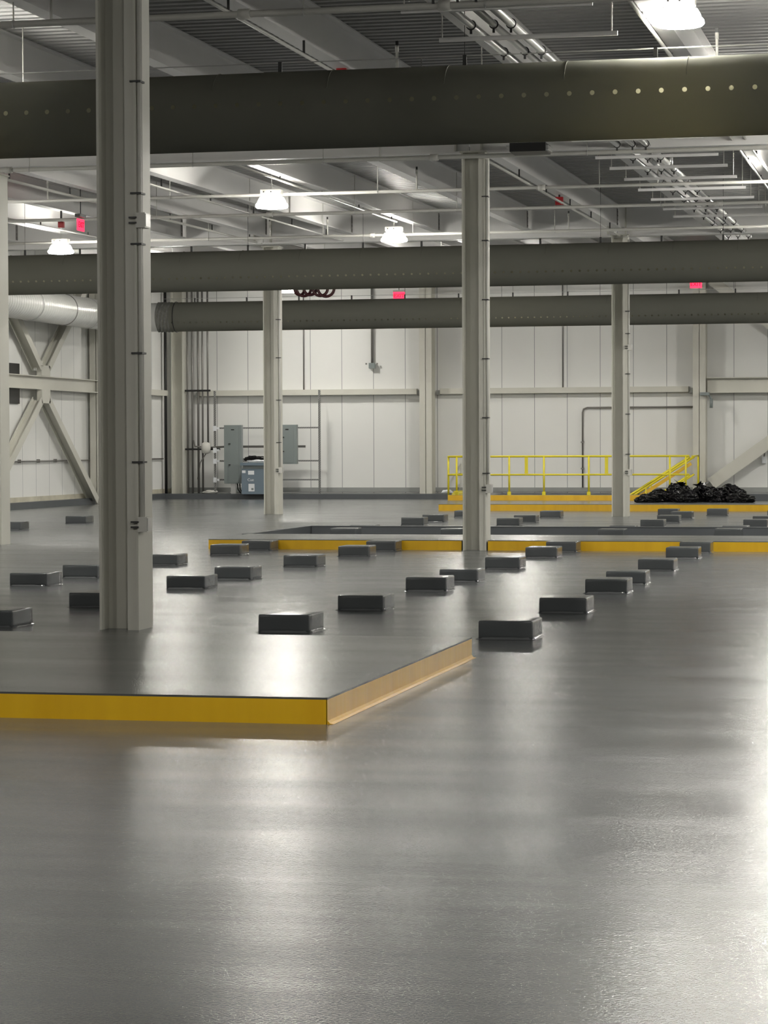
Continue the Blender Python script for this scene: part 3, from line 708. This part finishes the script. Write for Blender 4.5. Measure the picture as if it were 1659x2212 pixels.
t = thing('wall_girt', (XL + .1, 70, 3.2), 'cream rail on the left wall right of the nearest column', 'girt', 'horizontal rails on the walls')
MB().box(XL + .01, 66.8, 3.19, XL + .2, 73.3, 3.36).build('girt_body', STEEL, t)
t = thing('wall_louver', (XL + .02, 60.4, 3.4), 'dark opening on the left wall beside the brace crossing', 'louver')
MB().box(XL, 59.6, 2.75, XL + .05, 60.95, 3.8).build('louver_frame', BLACKM, t)
t = thing('wall_pipe', (XL + .06, 62, 1.23), 'thin grey pipe clipped along the left wall below the brace', 'pipe')
MB().tube([(XL + .06, 50, 1.24), (XL + .06, 73.2, 1.24)], .02, 8).build('pipe_run', DARKPIPE, t)
for y in (60.9, 62.3, 63.6, 65.0, 67.3): MB().box(XL, y - .02, 1.20, XL + .09, y + .02, 1.29).build('pipe_clip', DARKPIPE, t)
t = thing('corner_pipe', (XL + .1, 73.0, 0), 'dark vertical pipe in the far left corner of the hall', 'pipe')
MB().tube([(-23.25, 73.2, .155), (-23.25, 73.2, 6.8)], .045, 10).build('pipe_run', BLACKM, t)

# vertical conduits left of the cabinets
for i, (x, zb) in enumerate(((-22.48, .16), (-22.33, .16), (-22.14, .16), (-22.0, .16), (-21.83, 1.7))):
    k = 1.008; x *= k
    t = thing('riser_conduit', (x, 73.6, zb), 'grey vertical conduit left of the cabinets, %s of five' % (ORD[i] + ' from the left' if i < 4 else 'rightmost'), 'conduit', 'vertical conduits in the left corner')
    MB().tube([(x, 73.6, zb), (x, 73.6, 6.9)], [.028, .03, .036, .03, .03][i], 10).build('conduit_run', DARKPIPE, t)
t = thing('conduit_rack', (-22.3, 73.5, 3.3), 'dark strut bars clamping the vertical conduits to the wall', 'bracket')
MB().box(-22.72, 73.5, 3.32, -21.9, 73.55, 3.38).build('strut_bar', BLACKM, t)
MB().box(-22.72, 73.5, 1.50, -21.6, 73.55, 1.56).build('strut_bar', BLACKM, t)
t = thing('junction_globe', (-22.0, 73.4, 1.58), 'pale rounded junction box on the conduits left of the cabinets', 'junction box')
MB().lathe([(.06, -.19), (.13, -.15), (.15, 0), (.13, .13), (.05, .17)], (-22.0, 73.35, 1.58), 20).build('box_body', PIPE, t)
MB().tube([(-22.0, 73.4, 1.42), (-22.2, 73.4, 1.12), (-22.32, 73.5, .6)], .018, 8).tube([(-21.86, 73.4, 1.58), (-21.2, 73.5, 1.62)], .03, 8).tube([(-22.15, 73.4, 1.6), (-22.4, 73.5, 1.62), (-22.46, 73.55, 1.8)], .025, 8).build('conduit_run', DARKPIPE, t)

# strut frame with two cabinets
Yf = 73.25
t = thing('strut_frame', (-20.0, Yf, .155), 'slotted steel frame carrying the grey electrical cabinets', 'frame')
for x in (-21.68, -18.35): MB().box(x - .03, Yf - .02, .155, x + .03, Yf + .03, 3.33).build('post', STRUT, t)
for z in (2.18, 1.165, .585): MB().box(-21.65, Yf - .015, z - .022, -18.38, Yf + .02, z + .022).build('rail', STRUT, t)
for z in (2.18, 1.5, 1.165, .585): MB().box(-21.73, Yf - .04, z - .085, -21.62, Yf - .021, z + .07).box(-21.63, Yf - .04, z - .03, -21.53, Yf - .021, z + .03).build('fitting', PAPER, t)
MB().box(-21.2, Yf + .4, 1.57, -18.9, Yf + .43, 1.64).build('wireway', DARKPIPE, t)
def cabinet(x0, x1, z0, z1, label):
    t = thing('electrical_cabinet', ((x0 + x1)/2, Yf - .1, z0), label, 'cabinet', 'tall electrical cabinets')
    MB().box(x0, Yf - .20, z0, x1, Yf - .025, z1).build('cabinet_body', CABINET, t)
    dr = MB().box(x0 + .13, Yf - .212, z0 + .04, x1 - .10, Yf - .2005, z1 - .05).build('door', CABINET, t)
    for z in (z0 + (z1 - z0) * .32, z0 + (z1 - z0) * .68): MB().box(x0 + .15, Yf - .235, z - .015, x0 + .21, Yf - .2125, z + .015).build('latch', BLACKM, dr)
    MB().box((x0+x1)/2 - .05, Yf - .217, z1 - .16, (x0+x1)/2 + .05, Yf - .2125, z1 - .125).build('name_plate', BLACKM, t)
    return t
c1 = cabinet(-21.33, -20.77, .47, 2.27, 'tall grey electrical cabinet left of the column, above the pad')
MB().box(-21.13, Yf - .16, .155, -20.97, Yf - .06, .47).build('conduit_stub', GALV, c1)
for q in (-20.93, -20.86): MB().tube([(q, Yf - .12, .47), (q + .02, Yf - .14, .3), (q + .1, Yf - .12, .17)], .02, 8).build('cable', BLACKM, c1)
cabinet(-19.62, -19.02, 1.07, 2.27, 'grey electrical cabinet partly hidden behind the column')
t = thing('transformer', (-20.3, Yf - .3, .155), 'low blue grey transformer box with white labels beside the left cabinet', 'transformer')
MB().box(-20.62, Yf - .75, .155, -19.74, Yf - .22, .93).build('transformer_body', TRANSF, t)
MB().box(-20.65, Yf - .80, 1.03, -19.70, Yf - .18, 1.12).build('lid', TRANSF, t)
MB().box(-20.58, Yf - .72, .93, -19.84, Yf - .24, 1.03).build('vent', CABINET, t)
yy = Yf - .752
MB().box(-20.60, yy - .003, .80, -20.49, yy, .88).build('sticker', PAPER, t)
MB().box(-20.41, yy - .003, .75, -20.22, yy, .87).build('sticker', PAPER, t)
sk = MB().box(-20.40, yy - .003, .24, -20.21, yy, .47).build('sticker', PAPER, t)
MB().box(-20.31, yy - .006, .28, -20.24, yy - .0035, .34).build('printed_lines', CABINET, sk)
text('Cue', .12, (-20.33, yy - .003, .59), (R(90), 0, 0), PAPER, t)
t = thing('plastic_bundle', (-20.2, Yf - .5, 1.12), 'black and white plastic sheeting lying on the transformer', 'plastic sheeting')
def crumple(name, c, sx, sy, sz, mt_, parent, seed, sub=5, amp=.35, flat=True, spikes=0):
    bm = bmesh.new(); bmesh.ops.create_icosphere(bm, subdivisions=sub, radius=1)
    s_ = Vector((seed * 3.1, seed * 1.7, seed * .9))
    for v in bm.verts:
        d = v.co.normalized()
        k = 1 + amp * noise.noise(d * 1.4 + s_)
        rdg = 1 - abs(noise.noise(d * 3.1 + s_ * 2)) * 2
        k += .22 * (rdg - .5) + .05 * (1 - abs(noise.noise(d * 6.5 + s_)) * 2 - .5)
        p = Vector((d.x * k * sx, d.y * k * sy, d.z * k * sz))
        if flat: p.z = max(p.z, -sz * .55)
        v.co = p
    me = bpy.data.meshes.new(name); bm.to_mesh(me); bm.free(); me.materials.append(mt_)
    me.polygons.foreach_set('use_smooth', [True] * len(me.polygons))
    o = bpy.data.objects.new(name, me); COL.objects.link(o); o.parent = parent; o.location = Vector(c) - parent_loc(parent)
    return o
crumple('sheet_fold', (-20.22, Yf - .5, 1.22), .36, .2, .10, BLACK, t, 3, 4)
crumple('white_fold', (-20.2, Yf - .62, 1.165), .24, .12, .05, PAPER, t, 8, 4)
t = thing('loose_cover', (-21.9, 73.3, .155), 'small pale scrap lying on the pad left of the frame', 'scrap')
crumple('scrap_body', (-21.85, 73.25, .20), .22, .12, .07, PIPE, t, 5, 3)

# things on the far wall
t = thing('wall_box', K(-16.6, 4.07, 74.0), 'small grey box at the end of a vertical conduit high on the far wall', 'junction box')
a = K(-16.63, 4.05, 74.05)
MB().box(a[0] - .09, a[1] - .08, a[2] - .09, a[0] + .09, a[1] + .1, a[2] + .08).build('box_body', CABINET, t)
MB().tube([(a[0] - .01, a[1] + .04, a[2] + .08), (a[0] - .01, a[1] + .04, 6.9)], .035, 8).build('conduit_run', DARKPIPE, t)
MB().box(a[0] - .2, a[1] - .05, a[2] + .03, a[0] - .16, a[1] + .02, a[2] + .08).box(a[0] + .14, a[1] - .05, a[2] + .03, a[0] + .18, a[1] + .02, a[2] + .08).build('lamp_head', DARKPIPE, t)
for q, zt_, lb in ((-19.06, 6.9, 'thin conduit on the far wall right of the middle column, ending at the rail'), (-10.96, 6.9, 'thin conduit on the far wall above the railing, ending at the rail')):
    t = thing('wall_conduit', (q, 74.1, 3.4), lb, 'conduit', 'thin conduits down to the far wall rail')
    MB().tube([(q, 74.12, 3.36), (q, 74.12, zt_)], .022, 8).build('conduit_run', DARKPIPE, t)
t = thing('wall_conduit', (-10.35, 74.1, .33), 'bent grey conduit on the far wall rising behind the yellow railing', 'conduit')
MB().tube([(-10.36, 74.12, .33), (-10.36, 74.12, 2.60), (-10.33, 74.12, 2.70), (-10.22, 74.12, 2.745), (-7.0, 74.12, 2.745)], .026, 8).build('conduit_run', DARKPIPE, t)
for z in (.9, 1.7): MB().box(-10.41, 74.08, z - .02, -10.31, 74.15, z + .02).build('conduit_clip', DARKPIPE, t)
t = thing('pull_handle', (-6.4, 73.6, 2.9), 'grey bracket with a short hanging tassel on the far wall column by the bags', 'bracket')
MB().box(-6.75, 73.35, 3.07, -6.48, 73.54, 3.16).tube([(-6.5, 73.45, 3.1), (-6.42, 73.45, 2.95)], .025, 8).tube([(-6.42, 73.45, 2.98), (-6.43, 73.45, 2.70)], .05, 8).build('bracket_body', CABINET, t)
t = thing('wall_socket', (-4.5, 74.1, 1.35), 'small white fitting with a cable loop on the far wall at the right edge', 'socket')
MB().box(-4.98, 74.08, 1.05, -4.86, 74.2, 1.25).build('socket_body', PAPER, t)
MB().tube([(-4.92, 74.1, 1.25), (-4.9, 74.1, 1.38), (-4.8, 74.1, 1.46), (-4.68, 74.1, 1.48)], .02, 8).build('cable', DARKPIPE, t)

# ---------------------------------------------------------------- yellow railing and stairs
RY = 71.4; ZR = 1.285
t = thing('guard_railing', (-10.5, RY, .155), 'long yellow guard railing on the pad in front of the far wall', 'railing')
MB().tube([(-13.98, RY, ZR), (-6.88, RY, ZR)], .030, 10).build('top_rail', YRAIL, t)
MB().tube([(-13.98, RY, .75), (-6.88, RY, .75)], .026, 10).build('mid_rail', YRAIL, t)
for x in (-13.72, -12.15, -11.12, -9.80, -7.44, -6.98): MB().tube([(x, RY, .155), (x, RY, ZR)], .028, 10).box(x - .05, RY - .05, .155, x + .05, RY + .05, .25).build('post', YRAIL, t)
for x in (-11.64, -9.28): MB().box(x - .045, RY - .03, .78, x + .045, RY + .03, 1.255).box(x - .055, RY - .034, .80, x + .055, RY + .034, .815).box(x - .055, RY - .034, 1.21, x + .055, RY + .034, 1.225).build('splice_panel', YRAIL, t)
t = thing('guard_railing', (-13.98, 72.6, .155), 'short yellow railing return at the left end going to the far wall', 'railing')
MB().tube([(-13.98, RY + .05, ZR), (-13.98, 73.9, ZR)], .028, 10).build('top_rail', YRAIL, t)
MB().tube([(-13.98, RY + .05, .75), (-13.98, 73.9, .75)], .025, 10).build('mid_rail', YRAIL, t)
MB().tube([(-13.98, RY + .06, .155), (-13.98, RY + .06, ZR)], .03, 10).build('post', YRAIL, t); MB().tube([(-13.98, 73.9, .155), (-13.98, 73.9, ZR)], .028, 10).build('post', YRAIL, t)
t = thing('guard_railing', (-6.9, 72.6, .155), 'short yellow railing end at the head of the stairs', 'railing')
MB().tube([(-6.8, RY + .05, ZR - .01), (-6.8, 73.3, ZR)], .026, 10).build('top_rail', YRAIL, t)
MB().tube([(-6.8, 73.3, .155), (-6.8, 73.3, ZR)], .026, 10).build('post', YRAIL, t)
t = thing('stair', (-7.3, 72.7, .155), 'yellow stair with sloping handrails going down behind the railing', 'stair')
s_ = .64
for y in (72.0, 73.35):
    for h, rr in ((1.10, .036), (.58, .028)):
        x0_, x1_ = -6.92, -10.3
        MB().tube([(x0_, y, .155 + h), (x1_, y, .155 + h + (x1_ - x0_) * s_)], rr, 10).build('handrail', YRAIL, t)
    MB().prism([(-.02, -.13), (.02, -.13), (.02, .13), (-.02, .13)], (-7.32, y, .05), (-9.7, y, .05 - 2.38 * s_)).build('stringer', YSTR, t)
    for x in (-8.2, -9.2): MB().tube([(x, y, .155 + (x + 6.92) * s_ - .05), (x, y, .155 + (x + 6.92) * s_ + 1.1)], .022, 8).build('baluster', YRAIL, t)
MB().prism([(-.03, -.05), (.03, -.05), (.03, .05), (-.03, .05)], (-6.95, 72.7, 1.06), (-9.9, 72.7, 1.06 - 2.95 * s_)).build('grab_bar', YSTR, t)
for i in range(9): MB().box(-7.36 - .26 * i - .26, 72.03, .155 - .166 * (i + 1) - .03, -7.36 - .26 * i, 73.32, .155 - .166 * (i + 1)).build('tread', YSTR, t)
t = thing('yellow_planks', (-13.6, 71.6, .155), 'small stack of yellow rail pieces lying at the left end of the railing', 'rail pieces')
for i in range(4): MB().obox((-13.85 + .02*i, 71.32 + .0*i, .175 + .03*i), (-13.22 + .03*i, 71.34, .18 + .035*i), .07, .022).build('plank', YRAIL, t)
t = thing('white_scrap', (-14.3, 73.1, .155), 'crumpled white scrap on the pad left of the railing', 'scrap')
crumple('scrap_body', (-14.35, 73.2, .21), .17, .1, .07, PAPER, t, 11, 3)

# ---------------------------------------------------------------- black bags
bags = [(-7.78, 68.7, .34, .24, 1, 'flat black plastic bag at the left end of the pile'),
        (-7.42, 69.3, .36, .34, 2, 'black plastic bag second from the left in the pile'),
        (-7.02, 69.6, .38, .50, 3, 'tallest black plastic bag with a pointed knotted top'),
        (-6.72, 68.8, .40, .36, 4, 'low shiny black plastic bag right of the knotted one'),
        (-6.32, 69.5, .40, .45, 5, 'black plastic bag in the middle of the pile, rounded top'),
        (-5.85, 69.0, .34, .40, 6, 'rounded tall black plastic bag right of the middle'),
        (-5.55, 69.7, .40, .50, 7, 'bulky black plastic bag near the right end of the pile'),
        (-5.22, 68.8, .40, .24, 8, 'flat black plastic bag with a shiny fold at the right end')]
for x, y, w_, h_, sd, lb in bags:
    t = thing('plastic_bag', (x, y, 0), lb, 'bag', 'black plastic bags piled on the floor')
    crumple('bag_body', (x, y, h_ * .36), w_ * .9, w_ * .6, h_ * .64, BLACK, t, sd, 5)
    kx = x + .1 * math.sin(sd * 2.3); top = h_ * 1.02
    if sd in (3, 5):
        kn = MB()
        for q in range(5):
            a = q * 1.26 + sd; L_ = .20 + .06 * math.sin(q * 2.1)
            p0 = Vector((kx, y, top - .02)); p1 = p0 + Vector((math.cos(a) * L_, math.sin(a) * .1, .10 + .06 * math.cos(q)))
            sdv = Vector((-.05, .02, .05))
            kn.add([p0 - sdv * 1.3, p0 + sdv * 1.3, p1, p0 + Vector((0, .03, -.03))], [(0, 1, 2), (1, 3, 2), (3, 0, 2), (0, 3, 1)])
        kn.build('knot', BLACK, t)
